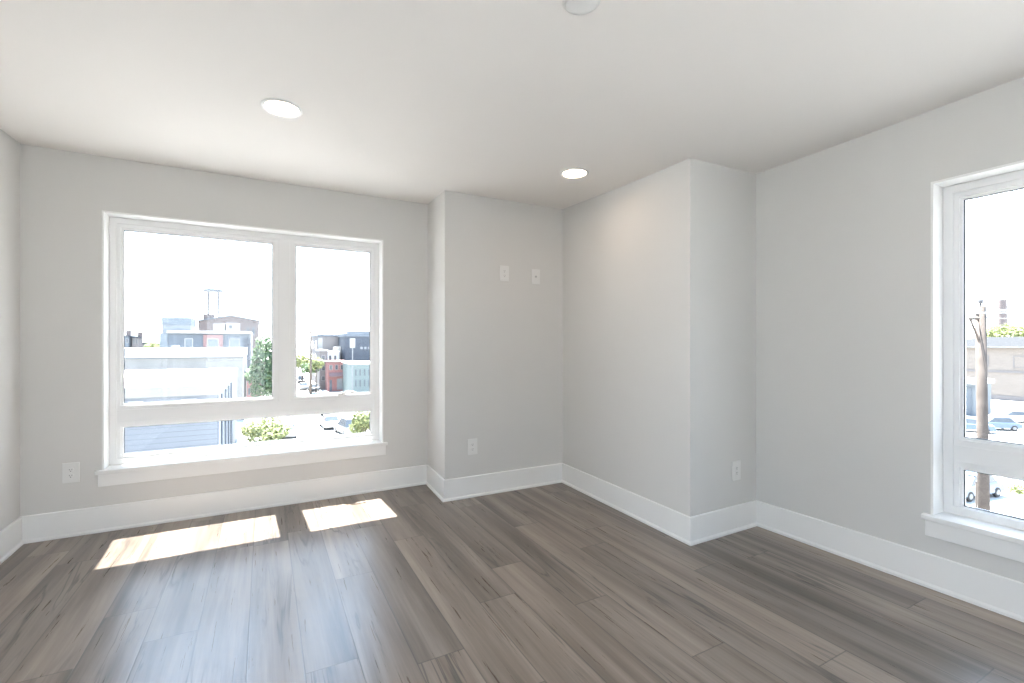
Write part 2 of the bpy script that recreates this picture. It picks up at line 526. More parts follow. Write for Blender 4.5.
# unseen glazed doors added behind the camera to brighten the room with daylight
def added_glazed_door(n, i, leaves):
    w = empty('window_%d' % n, kind='structure', mw=wall_frame(i))  # numbered on from the real windows, but added only for its light
    h = HOLE[i]; bm = bmesh.new()
    ring(bm, h, (h[0] + 0.07, h[1] - 0.07, h[2] + 0.07, h[3] - 0.07), 0.06, 0.14)
    wd = (h[1] - h[0]) / leaves
    for k in range(1, leaves):
        add_box(bm, h[0] + wd * k - 0.045, h[0] + wd * k + 0.045, 0.065, 0.135, h[2] + 0.06, h[3] - 0.06)
    build('frame', bm, M['vinyl'], w)
    for k in range(leaves):
        build('glass_pane', box(h[0] + wd * k + 0.03, h[0] + wd * (k + 1) - 0.03, 0.098, 0.102, h[2] + 0.05, h[3] - 0.05), M['glass'], w)
added_glazed_door(3, 7, 1)
added_glazed_door(4, 0, 2)

# ------------------------------------------------------------------ outlets and plates
def plate(i, x, z, kind, label, group=None, name='wall_outlet', cat='outlet'):
    mw = wall_frame(i) @ Matrix.Translation((x, 0, z))
    t = empty(name, label, cat, group, mw=mw)
    W2, H2 = 0.0445, 0.067
    build('cover_plate', box(-W2, W2, -0.0065, -0.0003, -H2, H2), M['plastic'], t, bevel=0.003)
    if kind == 'duplex':
        for dz in (-0.0195, 0.0195):
            bm = bmesh.new()
            pts = [(0.0165 * math.cos(a), 0.0165 * math.sin(a)) for a in [2 * math.pi * k / 28 for k in range(28)]]
            pts = [(px, max(-0.0135, min(0.0135, pz))) for px, pz in pts]
            lo = [bm.verts.new((px, -0.0060, pz + dz)) for px, pz in pts]
            hi = [bm.verts.new((px, -0.0090, pz + dz)) for px, pz in pts]
            bm.faces.new(hi)
            for k in range(28): bm.faces.new((lo[k], lo[(k + 1) % 28], hi[(k + 1) % 28], hi[k]))
            rc = build('receptacle', bm, M['plastic'], t)
            for sx_, hh in ((-0.0063, 0.0042), (0.0063, 0.0035)):
                build('slot', box(sx_ - 0.0013, sx_ + 0.0013, -0.0094, -0.0088, dz + 0.003 - hh, dz + 0.003 + hh), M['slot'], rc)
            build('slot', box(-0.0025, 0.0025, -0.0094, -0.0088, dz - 0.0105, dz - 0.0055), M['slot'], rc)
        sb = bmesh.new(); lathe(sb, [(0, 0.0015), (0.0025, 0.0012), (0.0032, 0)], 14)
        s = build('screw', sb, M['plastic'], t); s.rotation_euler = (R(90), 0, 0); s.location = (0, -0.0063, 0)
    elif kind == 'rocker':
        bm = bmesh.new(); ring(bm, (-0.0168, 0.0168, -0.0335, 0.0335), (-0.0155, 0.0155, -0.032, 0.032), -0.0085, -0.006)
        build('insert_frame', bm, M['plastic'], t)
        for dz in (-0.016, 0.016):
            rc = build('receptacle', box(-0.0145, 0.0145, -0.0088, -0.006, dz - 0.0145, dz + 0.0145), M['plastic'], t, bevel=0.001)
            for sx_ in (-0.0063, 0.0063):
                build('slot', box(sx_ - 0.0013, sx_ + 0.0013, -0.0092, -0.0086, dz - 0.001, dz + 0.007), M['slot'], rc)
            build('slot', box(-0.0025, 0.0025, -0.0092, -0.0086, dz - 0.010, dz - 0.005), M['slot'], rc)
    else:
        bm = bmesh.new(); lathe(bm, [(0.0095, 0), (0.0095, 0.003), (0.0055, 0.003), (0.0055, 0.011), (0.0018, 0.011), (0.0018, 0.004), (0, 0.004)], 24)
        jk = build('coax_jack', bm, M['metal'], t); jk.rotation_euler = (R(90), 0, 0); jk.location = (0, -0.0063, 0)
        bm = bmesh.new(); lathe(bm, [(0, 0.0002), (0.0042, 0.0002)], 16)
        hl = build('socket_hole', bm, M['slot'], jk); hl.location = (0, 0, 0.0105)
        for dz in (-0.042, 0.042):
            sb = bmesh.new(); lathe(sb, [(0, 0.0015), (0.0025, 0.0012), (0.0032, 0)], 14)
            s = build('screw', sb, M['plastic'], t); s.rotation_euler = (R(90), 0, 0); s.location = (0, -0.0063, dz)
    return t

G = 'white electrical plates on the walls'
plate(1, 0.245, 0.422, 'duplex', 'white duplex outlet left of the wide window near the left corner', G)
plate(3, 0.242, 0.418, 'duplex', 'white duplex outlet low on the boxed-out wall above the baseboard', G)
plate(3, 0.542, 1.893, 'duplex', 'white duplex outlet high on the boxed-out wall, left of the cable plate', G)
plate(3, 0.858, 1.886, 'coax', 'white plate with one cable jack high on the boxed-out wall', G, 'cable_plate', 'cable plate')
plate(5, 0.452, 0.412, 'rocker', 'white outlet low on the short return wall beside the far right corner', G)

# ------------------------------------------------------------------ on the ceiling
def on_ceiling(u, v):
    """where the sight line through a picture point meets the ceiling"""
    z = 2.53
    for _ in range(6):
        y = F_PX * (z - EYE) / (344 - v); x = (u - 512) / F_PX * y
        z = ceil_z(x, y)
    return Vector((x, y, z))

def downlight(u, v, label):
    p = on_ceiling(u, v)
    t = empty('recessed_light', label, 'ceiling light', 'recessed ceiling lights', mw=Matrix.Translation(p))
    bm = bmesh.new()
    lathe(bm, [(0.100, 0.004), (0.100, -0.004), (0.096, -0.008), (0.086, -0.009), (0.080, -0.004), (0.078, 0.002)], 56)
    build('trim_ring', bm, M['trim'], t, smooth=True)
    bm = bmesh.new()
    lathe(bm, [(0.081, -0.002), (0.06, -0.0045), (0.03, -0.0055), (0, -0.006)], 56)
    build('lens', bm, M['lens'], t, smooth=True)

downlight(282.0, 108.0, 'lit round recessed light on the left part of the ceiling')
downlight(574.5, 173.0, 'lit round recessed light above the corner beside the boxed-out wall')
p = on_ceiling(581.5, 0)
t = empty('smoke_detector', 'round white smoke detector on the ceiling at the top of the view', 'smoke detector', mw=Matrix.Translation(p))
bm = bmesh.new(); lathe(bm, [(0.068, 0.006), (0.068, -0.004), (0.065, -0.006), (0.058, -0.006)], 56)
build('base_plate', bm, M['plastic'], t, smooth=True)
bm = bmesh.new(); lathe(bm, [(0.058, -0.004), (0.057, -0.014), (0.052, -0.018), (0.02, -0.019), (0, -0.019)], 56)
body = build('cover', bm, M['plastic'], t, smooth=True)
bm = bmesh.new(); lathe(bm, [(0.004, 0), (0.003, -0.002), (0, -0.0025)], 14)
led = build('indicator_light', bm, M['slot'], t); led.location = (-0.034, -0.030, -0.0180)

# ------------------------------------------------------------------ outside
GROUND = EYE - 10.0
def mo(name, c, **k): return mat('outdoor_' + name, c, k.pop('rough', 0.85), k.pop('var', 0.08), k.pop('scale', 0.8), **k)
M['ground'] = mo('ground', (0.25, 0.246, 0.238), scale=0.15)
M['asphalt'] = mo('asphalt', (0.24, 0.24, 0.24), scale=0.4)
M['pavement'] = mo('pavement', (0.42, 0.41, 0.39), scale=0.5)
M['white_roof'] = mo('white_membrane', (0.62, 0.62, 0.61))
M['white_board'] = mo('white_board', (0.21, 0.208, 0.20))
M['fascia'] = mo('painted_fascia', (0.165, 0.162, 0.155))
M['grey_board'] = striped('outdoor_grey_siding', (0.106, 0.114, 0.128), (0.072, 0.079, 0.090), 0.32, 'Z', 0.8)
M['pale_strip'] = striped('outdoor_pale_vertical_siding', (0.19, 0.20, 0.215), (0.07, 0.08, 0.10), 1.9, 'Y', 0.8, 0.3)
M['slate'] = mo('slate_panel', (0.035, 0.042, 0.055))
M['slate_mid'] = mo('slate_mid_panel', (0.075, 0.088, 0.105))
M['slate_pale'] = mo('slate_pale_panel', (0.105, 0.120, 0.135))
M['pale_panel'] = mo('pale_panel', (0.16, 0.17, 0.18))
M['red_brick'] = brick('outdoor_red_brick', (0.230, 0.090, 0.086), (0.190, 0.074, 0.070), (0.21, 0.16, 0.15))
M['pink_brick'] = brick('outdoor_pink_brick', (0.16, 0.088, 0.085), (0.14, 0.078, 0.076), (0.16, 0.13, 0.13))
M['brown_brick'] = brick('outdoor_brown_brick', (0.084, 0.066, 0.064), (0.072, 0.057, 0.055), (0.12, 0.105, 0.10))
M['taupe_brick'] = brick('outdoor_taupe_brick', (0.118, 0.107, 0.107), (0.105, 0.096, 0.096), (0.13, 0.122, 0.12))
M['tan_brick'] = brick('outdoor_tan_brick', (0.155, 0.133, 0.115), (0.135, 0.115, 0.100), (0.17, 0.15, 0.135), 0.9)
M['teal'] = striped('outdoor_teal_siding', (0.108, 0.135, 0.133), (0.082, 0.106, 0.106), 0.4, 'Z', 0.8)
M['shingle'] = mo('grey_shingle', (0.024, 0.025, 0.027), scale=3, spec=0.05)
M['dark_glass'] = mo('window_dark', (0.05, 0.058, 0.068), rough=0.15)
M['steel'] = mo('galvanised_steel', (0.125, 0.13, 0.135), rough=0.5)
M['iron'] = mo('dark_iron', (0.03, 0.03, 0.034), rough=0.6)
M['pole_wood'] = mo('weathered_pole_wood', (0.056, 0.047, 0.042), scale=4, var=0.2, spec=0.1)
M['bark'] = mo('bark', (0.07, 0.055, 0.045), scale=5, var=0.2)
M['leaf_mid'] = foliage_mat('leaf_mid_green', (0.030, 0.062, 0.030), (0.11, 0.16, 0.075))
M['leaf_lime'] = foliage_mat('leaf_lime_green', (0.090, 0.112, 0.045), (0.27, 0.29, 0.13))
M['tyre'] = mo('tyre_rubber', (0.015, 0.015, 0.016))
for nm, c in (('silver', (0.22, 0.225, 0.23)), ('charcoal', (0.045, 0.05, 0.058)), ('white', (0.34, 0.34, 0.34)), ('blue', (0.07, 0.10, 0.14)), ('black', (0.022, 0.022, 0.026))):
    M['car_' + nm] = mo('car_paint_' + nm, c, rough=0.3, var=0.02)

tag(build('ground', box(-400, 400, -300, 700, GROUND - 0.5, GROUND), M['ground']), kind='structure')

def at(u, Y): return Vector(((u - 512) / F_PX * Y, Y))
def up(v, Y): return EYE - (v - 344) / F_PX * Y
def run(p, d, u):
    """metres along d from p until the sight line through column u"""
    a = (u - 512) / F_PX
    return (a * p.y - p.x) / (d.x - a * d.y)
DA2, NA2 = DA.to_2d(), NA.to_2d()
def frame(p, z=GROUND, turn=0.0):
    return Matrix.Translation((p.x, p.y, z)) @ Matrix.Rotation(TOWN + turn, 4, 'Z')

def block(root, name, m, x0, x1, y0, y1, z0, z1, bevel=0.0): return build(name, box(x0, x1, y0, y1, z0 - GROUND, z1 - GROUND), m, root, bevel=bevel)
def sash_window(root, x0, x1, z0, z1, y=0.0, face='front', frame_m='white_board', pane_m='dark_glass', xs=0.0):
    """a framed window with its pane; on the front (y) or on a side wall (x = xs)"""
    z0 -= GROUND; z1 -= GROUND
    b = bmesh.new(); t = min(0.14, (x1 - x0) * 0.12)
    if face == 'front':
        ring(b, (x0, x1, z0, z1), (x0 + t, x1 - t, z0 + t, z1 - t), y - 0.08, y + 0.02)
        w = build('window', b, M[frame_m], root)
        build('pane', box(x0 + t * .8, x1 - t * .8, y - 0.03, y + 0.01, z0 + t * .8, z1 - t * .8), M[pane_m], w)
    else:
        s = -1 if face == 'left' else 1
        ring(b, (x0, x1, z0, z1), (x0 + t, x1 - t, z0 + t, z1 - t), -0.08, 0.02)
        for v_ in b.verts: v_.co = Vector((xs - s * v_.co.y, v_.co.x, v_.co.z))
        w = build('window', b, M[frame_m], root)
        build('pane', box(min(xs, xs + s * .03) - .005, max(xs, xs + s * .03) + .005, x0 + t * .8, x1 - t * .8, z0 + t * .8, z1 - t * .8), M[pane_m], w)
    return w

def parapet(root, x0, x1, y0, y1, z, h, t, m):
    b = bmesh.new(); Z = z - GROUND
    for q in ((x0, x1, y0, y0 + t), (x0, x1, y1 - t, y1), (x0, x0 + t, y0 + t, y1 - t), (x1 - t, x1, y0 + t, y1 - t)):
        add_box(b, *q, Z, Z + h)
    return build('parapet', b, m, root)

# --- through the wide window, left of the street
p = at(217.5, 30); depth = run(p, NA2, 236.5)
low = empty('flat_roofed_building', 'long low grey-sided building with a broad white flat roof just across the way', 'building', mw=frame(p))
zr = up(385.0, 30)
block(low, 'walls', M['grey_board'], -26, 0, 0, depth, GROUND, zr - 0.62)
build('side_cladding', box(0.0, 0.06, 0.0, depth, 0, zr - 0.62 - GROUND), M['pale_strip'], low)
b = bmesh.new(); add_box(b, -26.1, 0.12, -0.12, depth, zr - 0.62 - GROUND, zr - GROUND)
build('roof_fascia', b, M['fascia'], low, bevel=0.02)
block(low, 'roof', M['white_roof'], -26.05, 0.06, -0.06, depth, zr, zr + 0.05)
for ua, ub in ((181, 197), (128, 143), (90, 106)):
    sash_window(low, run(p, DA2, ua), run(p, DA2, ub), zr - 2.25, zr - 0.80, pane_m='pale_panel')
for k in range(4):
    b = bmesh.new(); tube(b, [(0.14, 1.6 + k * 3.4, 0), (0.14, 1.6 + k * 3.4, zr - 0.7 - GROUND)], 0.07, 8)
    build('downpipe', b, M['slate_mid'], low)

p = at(243, 62)
mid = empty('white_roofed_building', 'flat building with a thick white roof edge behind the long low roof', 'building', mw=frame(p))
block(mid, 'walls', M['fascia'], -34, 0, 0, 16, GROUND, up(357, 62))
block(mid, 'painted_shadow_gap', M['slate_pale'], -34.03, 0.03, -0.03, 16.03, up(357.6, 62), up(356.6, 62))  # darker strip paints in the shadowed gap below the roof edge
block(mid, 'roof_edge', M['white_roof'], -34.3, 0.06, -0.3, 16.3, up(356.6, 62), up(348.2, 62), 0.03)
block(mid, 'roof_vent', M['steel'], -8.4, -7.6, 4, 5, up(348.2, 62), up(345.5, 62))

p = at(249.5, 95); L_ = -run(p, DA2, 160)
grey = empty('modern_building', 'dark grey modern building with a pink brick bay and a rooftop box', 'building', mw=frame(p))
zt = up(334, 95)
def gx(u): return run(p, DA2, u)
block(grey, 'walls', M['slate_mid'], -L_, 0, 0, 18, GROUND, zt)
block(grey, 'pale_end_panel', M['slate_pale'], -L_ - 0.02, gx(167.5), -0.12, 2, GROUND, zt)
block(grey, 'brick_bay', M['pink_brick'], gx(203.5), gx(223), -0.35, 1, GROUND, zt - 0.25)
block(grey, 'dark_end_wall', M['slate'], gx(243.5), 0.03, -0.1, 17.9, GROUND, zt - 0.9)
b = bmesh.new(); add_box(b, gx(167), 0.35, -0.55, 18.2, zt - GROUND, zt + 0.55 - GROUND)
build('cornice', b, M['white_board'], grey, bevel=0.05)
b = bmesh.new(); tube(b, [(0.4, -0.3, 0), (0.4, -0.3, zt - GROUND)], 0.16, 10)
build('downpipe', b, M['white_board'], grey)
for ua, ub in ((184.5, 193), (207, 219), (229, 240)):
    sash_window(grey, gx(ua), gx(ub), zt - 3.0, zt - 0.95, y=-0.35 if ua == 207 else 0.0, pane_m='slate_pale')
ph = block(grey, 'rooftop_box', M['slate_pale'], gx(158.5), gx(188.5), 3, 11, zt + 0.55 + 1.15, up(317.5, 92))
block(grey, 'rooftop_box_base', M['pale_panel'], gx(158.8), gx(188.2), 3.1, 10.9, zt, zt + 1.7)
for ua, ub, hh in ((212, 224, 1.55), (225, 238.5, 1.75)):
    block(grey, 'rooftop_hut', M['white_board'], gx(ua), gx(ub), 2.5, 7, zt + 0.55, zt + 0.55 + hh, 0.03)
sash_window(grey, gx(227.5), gx(232), zt + 1.1, zt + 1.9, y=2.5)

p = at(258, 132); kx = run(p, DA2, 198.5)
gab = empty('brick_gabled_building', 'brown brick hall with a low gable rising behind the dark grey building', 'building', mw=frame(p))
ze, zp = up(321, 132) - GROUND, up(315.6, 126) - GROUND
b = bmesh.new()
prof = [(kx, 0), (0, 0), (0, ze), (kx * 0.46, zp), (kx, ze - 0.3)]
A_ = [b.verts.new((x, 0, z)) for x, z in prof]; B_ = [b.verts.new((x, 30, z)) for x, z in prof]
b.faces.new(A_); b.faces.new(B_[::-1])
for k in range(5): b.faces.new((A_[k], B_[k], B_[(k + 1) % 5], A_[(k + 1) % 5]))
build('walls', b, M['brown_brick'], gab)
b = bmesh.new()
pr = [(0.4, ze - 0.15), (kx * 0.46, zp), (kx - 0.4, ze - 0.45)]
lo_ = [[b.verts.new((x, y, z + o)) for x, z in pr] for y, o in ((-0.3, 0.02), (30.3, 0.02), (-0.3, 0.3), (30.3, 0.3))]
for a_, c_ in ((0, 1), (2, 3), (0, 2), (1, 3)):
    for k in range(2): b.faces.new((lo_[a_][k], lo_[a_][k + 1], lo_[c_][k + 1], lo_[c_][k]))
for k in (0, 2): b.faces.new((lo_[0][k], lo_[1][k], lo_[3][k], lo_[2][k]))
build('roof', b, M['slate_mid'], gab)
cx = run(p, DA2, 208)
block(gab, 'chimney', M['brown_brick'], cx - 1.2, cx + 1.2, 1, 3.5, up(325, 130), up(314.2, 128))
for ua, ub in ((246.5, 249.5), (252, 255)):
    sash_window(gab, run(p, DA2, ua), run(p, DA2, ub), up(335, 130), up(327, 130), pane_m='slate')

p = at(213.5, 165)
tw = empty('steel_tower', 'thin two-legged steel tower with a flat top rising over the rooftops', 'tower', mw=frame(p))
zt_ = up(292, 165) - GROUND
for s_ in (-1, 1):
    for q in (-1, 1):
        b = bmesh.new(); tube(b, [(s_ * 1.9, q * 1.9, 0), (s_ * 1.5, q * 1.5, zt_)], 0.15, 6)
        build('leg', b, M['iron'], tw)
b = bmesh.new(); lathe(b, [(0, 0), (2.6, 0.0), (3.2, 0.35), (3.2, 0.75), (2.0, 1.0), (0, 1.05)], 24)
o = build('platform', b, M['slate_mid'], tw); o.location = (0, 0, zt_)
for q in (-1, 1):
    b = bmesh.new()
    for k in range(5):
        z0_, z1_ = 14 + k * 2.5, 14 + (k + 1) * 2.5
        if z1_ < zt_: tube(b, [(-1.6, q * 1.6, z0_), (1.6, q * 1.6, z1_)], 0.035, 5)
    build('bracing', b, M['steel'], tw)

def house(u0, u1, Y, vt, depth_, wall, name, label, wins=(), roof='slate', group=None, chim=True):
    p = at(u0, Y); L = run(p, DA2, u1); z = up(vt, Y)
    h_ = empty(name, label, 'house', group, mw=frame(p))
    block(h_, 'walls', M[wall], 0, L, 0, depth_, GROUND, z - 0.25)
    block(h_, 'roof', M[roof], -0.2, L + 0.2, -0.25, depth_ + 0.2, z - 0.25, z)
    for (ua, ub, va, vb) in wins:
        sash_window(h_, run(p, DA2, ua), run(p, DA2, ub), up(vb, Y), up(va, Y))
    if chim:
        block(h_, 'chimney', M['brown_brick'], L * 0.72, L * 0.72 + 0.9, 1, 2, z, z + 1.3)
    return h_
house(116, 128.3, 118, 335.5, 9, 'slate_mid', 'row_house', 'grey row house at the far left edge of the wide window view', ((126, 128.5, 338.5, 343), (120, 122.5, 338.5, 343)), group=None)
house(131.6, 138.8, 121, 337, 4.4, 'taupe_brick', 'row_house', 'narrow brown row house beside the grey one, far left in the view', ((133, 134.8, 339.5, 343.5), (136, 137.6, 339.5, 343.5)))
house(139.5, 150, 126, 342.5, 9, 'pale_panel', 'row_house', 'low pale row house just left of the far green tree', ((141, 143, 344, 347), (146, 148, 344, 347)), chim=False)
house(246.6, 261, 66, 371, 8, 'red_brick', 'row_house', 'red brick row house half hidden behind the tall street tree', ((248, 250.2, 376, 383), (253, 256, 376, 383), (248, 250.2, 388, 395)), chim=False)

# --- through the side light, right of the street
p = at(318.5, 112); dpt = run(p, NA2, 310.5); L_ = run(p, DA2, 346)
tp = empty('taupe_building', 'large taupe brick block with a window-striped side, behind the red row house', 'building', mw=frame(p))
zt = up(336.5, 112)
block(tp, 'walls', M['taupe_brick'], 0, L_, 0, dpt, GROUND, zt)
parapet(tp, -0.15, L_ + 0.15, -0.15, dpt + 0.15, zt, 0.45, 0.35, M['slate_mid'])
for f_ in range(3):
    for k in range(2):
        ya = dpt * (0.18 + 0.42 * k)
        sash_window(tp, ya, ya + dpt * 0.22, zt - 3.2 - f_ * 3.4, zt - 0.9 - f_ * 3.4, face='left', xs=0.0)
block(tp, 'corner_strip', M['white_board'], -0.06, 0.9, -0.06, 0.4, GROUND, zt - 0.3)
for ua in (323, 333, 341):
    b = bmesh.new(); tube(b, [(run(p, DA2, ua), 2, zt - GROUND), (run(p, DA2, ua), 2, zt + 2.0 - GROUND)], 0.09, 6)
    build('roof_pipe', b, M['steel'], tp)

p = at(345.5, 104); L_ = run(p, DA2, 392)
sl = empty('slate_building', 'dark slate-blue building with a row of small white windows, right in the side light', 'building', mw=frame(p))
zt = up(336.5, 104)
block(sl, 'walls', M['slate'], 0, L_, 0, 11, GROUND, zt)
parapet(sl, -0.2, L_ + 0.2, -0.2, 11.2, zt, 0.7, 0.4, M['slate_mid'])
block(sl, 'roof_deck_box', M['pale_panel'], 1.5, 9, 6, 9, zt, zt + 1.4)
for ua in (360.4, 364.2, 368.0):
    sash_window(sl, run(p, DA2, ua), run(p, DA2, ua + 2.2), up(349.3, 104), up(346.8, 104), pane_m='pale_panel')

p = at(328, 97); L_ = run(p, DA2, 346)
rd = empty('red_brick_house', 'small red brick corner house with a shop front beside the street', 'house', mw=frame(p))
zt = up(362.5, 97)
block(rd, 'walls', M['red_brick'], 0, L_, 0, 4.5, GROUND, zt)
block(rd, 'cornice', M['pink_brick'], -0.15, L_ + 0.1, -0.25, 4.5, zt, zt + 0.35)
for ua, ub, va, vb in ((329.3, 332.5, 365, 370), (335, 338, 365, 370), (340.5, 343.3, 365, 370)):
    sash_window(rd, run(p, DA2, ua), run(p, DA2, ub), up(vb, 97), up(va, 97))
b = bmesh.new(); xa, xb = run(p, DA2, 329), run(p, DA2, 345); za = up(376, 97) - GROUND
vv = [b.verts.new(c) for c in ((xa, 0, za + .7), (xb, 0, za + .7), (xb, -1.2, za), (xa, -1.2, za), (xa, 0, za + .5), (xb, 0, za + .5), (xb, -1.2, za - .15), (xa, -1.2, za - .15))]
for q in ((0, 1, 2, 3), (7, 6, 5, 4), (3, 2, 6, 7), (0, 3, 7, 4), (1, 5, 6, 2), (0, 4, 5, 1)): b.faces.new([vv[i] for i in q])
build('awning', b, M['pink_brick'], rd)
block(rd, 'shop_window', M['pale_panel'], run(p, DA2, 336.8), run(p, DA2, 342.5), -0.1, 0.05, up(390, 97), up(379, 97))
block(rd, 'door', M['slate_mid'], run(p, DA2, 329.6), run(p, DA2, 332), -0.08, 0.05, up(391, 97), up(380, 97))

p = at(319.5, 101); L_ = run(p, DA2, 327.6)
nr = empty('narrow_house', 'narrow pale brown row house left of the red brick corner house', 'house', mw=frame(p))
zt = up(351.5, 101)
block(nr, 'walls', M['taupe_brick'], 0, L_, 0, 8, GROUND, zt)
block(nr, 'cornice', M['white_board'], -0.1, L_ + 0.1, -0.3, 8, zt, zt + 0.4)
for va in (355.5, 366, 376):
    sash_window(nr, L_ * 0.25, L_ * 0.7, up(va + 5, 101), up(va, 101))
p = at(327.3, 106); L_ = run(p, DA2, 339.5)
wb = empty('white_house', 'white-fronted house rising behind the red brick corner house', 'house', mw=frame(p))
zt = up(352, 106)
block(wb, 'walls', M['white_roof'], 0, L_, 0, 6.6, GROUND, zt)
block(wb, 'roof', M['white_roof'], -0.15, L_ + 0.05, -0.2, 6.6, zt, zt + 0.2)
for ua in (329, 334):
    sash_window(wb, run(p, DA2, ua), run(p, DA2, ua + 2.4), up(360, 106), up(355.5, 106))
block(wb, 'stair_hut', M['white_board'], L_ * 0.75, L_ * 1.25, 2, 6, zt - 2, zt + 1.2)

p = at(351.5, 88); L_ = run(p, DA2, 395); dpt = 11.2
te = empty('teal_building', 'teal-grey sided building under a white flat roof, lower right of the side light', 'building', mw=frame(p))
zt = up(364.5, 88)
block(te, 'walls', M['teal'], 0, L_, 0, dpt, GROUND, zt)
block(te, 'roof', M['white_roof'], -0.25, L_ + 0.25, -0.25, dpt, zt, zt + 0.25)
for k in range(5):
    ua = 355 + k * 4.4
    for va, vb in ((369.5, 376), (380, 387)):
        sash_window(te, run(p, DA2, ua), run(p, DA2, ua + 1.6), up(vb, 88), up(va, 88), frame_m='slate_pale')

# --- trees
def leaf_cloud(bm, blobs, n, size, rng):
    tot = sum(b[3] * b[4] * b[5] for b in blobs)
    for cx, cy, cz, rx, ry, rz in blobs:
        for _ in range(max(12, int(n * rx * ry * rz / tot))):
            d = Vector((rng.gauss(0, 1), rng.gauss(0, 1), rng.gauss(0, 1))).normalized()
            r = rng.uniform(0.45, 1.0) ** 0.5
            c = Vector((cx + d.x * rx * r, cy + d.y * ry * r, cz + d.z * rz * r))
            nrm = (d + Vector((rng.uniform(-1, 1), rng.uniform(-1, 1), rng.uniform(-.3, 1.2)))).normalized()
            a = nrm.orthogonal().normalized(); b_ = nrm.cross(a)
            s = size * rng.uniform(0.6, 1.3)
            ang = rng.uniform(0, 6.28); a2 = a * math.cos(ang) + b_ * math.sin(ang); b2 = nrm.cross(a2)
            bm.faces.new([bm.verts.new(c + a2 * s), bm.verts.new(c + b2 * s * 0.55 + nrm * s * .12), bm.verts.new(c - a2 * s), bm.verts.new(c - b2 * s * 0.55 + nrm * s * .12)])

def tree(u, Y, vtop, vbot, half, leaf, label, n=900, size=0.28, columnar=False, base=GROUND, group=None, name='street_tree', cat='tree'):
    rng = random.Random(int(u * 13 + Y))
    p = at(u, Y); zt, zb = up(vtop, Y) - base, up(vbot, Y) - base
    t = empty(name, label, cat, group, mw=Matrix.Translation((p.x, p.y, base)))
    h = zt - zb; mid_ = (zt + zb) / 2
    blobs = []
    if columnar:
        for k in range(7):
            f = (k + .5) / 7; w = half * (0.62 + 0.5 * math.sin(math.pi * min(1, f * 1.05)) ) * (1 - 0.45 * max(0, f - .55))
            blobs.append((rng.uniform(-.25, .25) * half, rng.uniform(-.25, .25) * half, zb + f * h, w, w, h / 7))
    else:
        for k in range(9):
            a = k * 2.4; r = half * (0.55 if k else 0)
            blobs.append((r * math.cos(a), r * math.sin(a), mid_ + rng.uniform(-.22, .22) * h, half * rng.uniform(.45, .6), half * rng.uniform(.45, .6), h * rng.uniform(.26, .34)))
    b = bmesh.new(); leaf_cloud(b, blobs, n, size, rng)
    build('crown', b, M[leaf], t)
    b = bmesh.new(); r0 = max(0.07, half * 0.07)
    tube(b, [(0, 0, 0), (0.05, 0, zb * 0.6), (0, 0.04, max(zb, 0.3)), (0.1, 0, mid_)], [r0 * 1.4, r0, r0 * 0.9, r0 * 0.4], 8)
    build('trunk', b, M['bark'], t)
    for k in range(3):
        b = bmesh.new(); a = k * 2.1 + 0.4
        zs = max(zb, 0.3) * 0.95
        tube(b, [(0, 0, zs), (math.cos(a) * half * .3, math.sin(a) * half * .3, zs + h * .25), (math.cos(a) * half * .6, math.sin(a) * half * .6, zs + h * .5)], [r0 * .6, r0 * .4, r0 * .15], 6)
        build('branch', b, M['bark'], t)
    return t
tree(263.5, 58, 338.5, 396, 1.75, 'leaf_mid', 'tall narrow dark green street tree beside the window mullion', 3600, 0.24, columnar=True)
tree(267, 46, 417.0, 441.5, 2.2, 'leaf_lime', 'round yellow-green bushy tree below the tall narrow tree', 2200, 0.2, name='bushy_tree')
tree(156, 108, 340.5, 352, 2.2, 'leaf_lime', 'pale green tree between the far left row houses and the grey building', 700, 0.3, name='distant_tree')
tree(365, 40, 410, 434, 1.2, 'leaf_lime', 'yellow-green tree at the bottom right corner of the wide window', 1700, 0.17, name='bushy_tree')
tree(302, 110, 353, 369, 2.3, 'leaf_lime', 'lime green street tree at the left edge of the side light', 900, 0.28)
tree(309.5, 96, 361, 373, 1.6, 'leaf_mid', 'small dark-leaved street tree in front of the lime green one', 700, 0.25)
tree(316, 95, 356, 372, 1.5, 'leaf_lime', 'slim street tree just left of the narrow brown house', 500, 0.28)

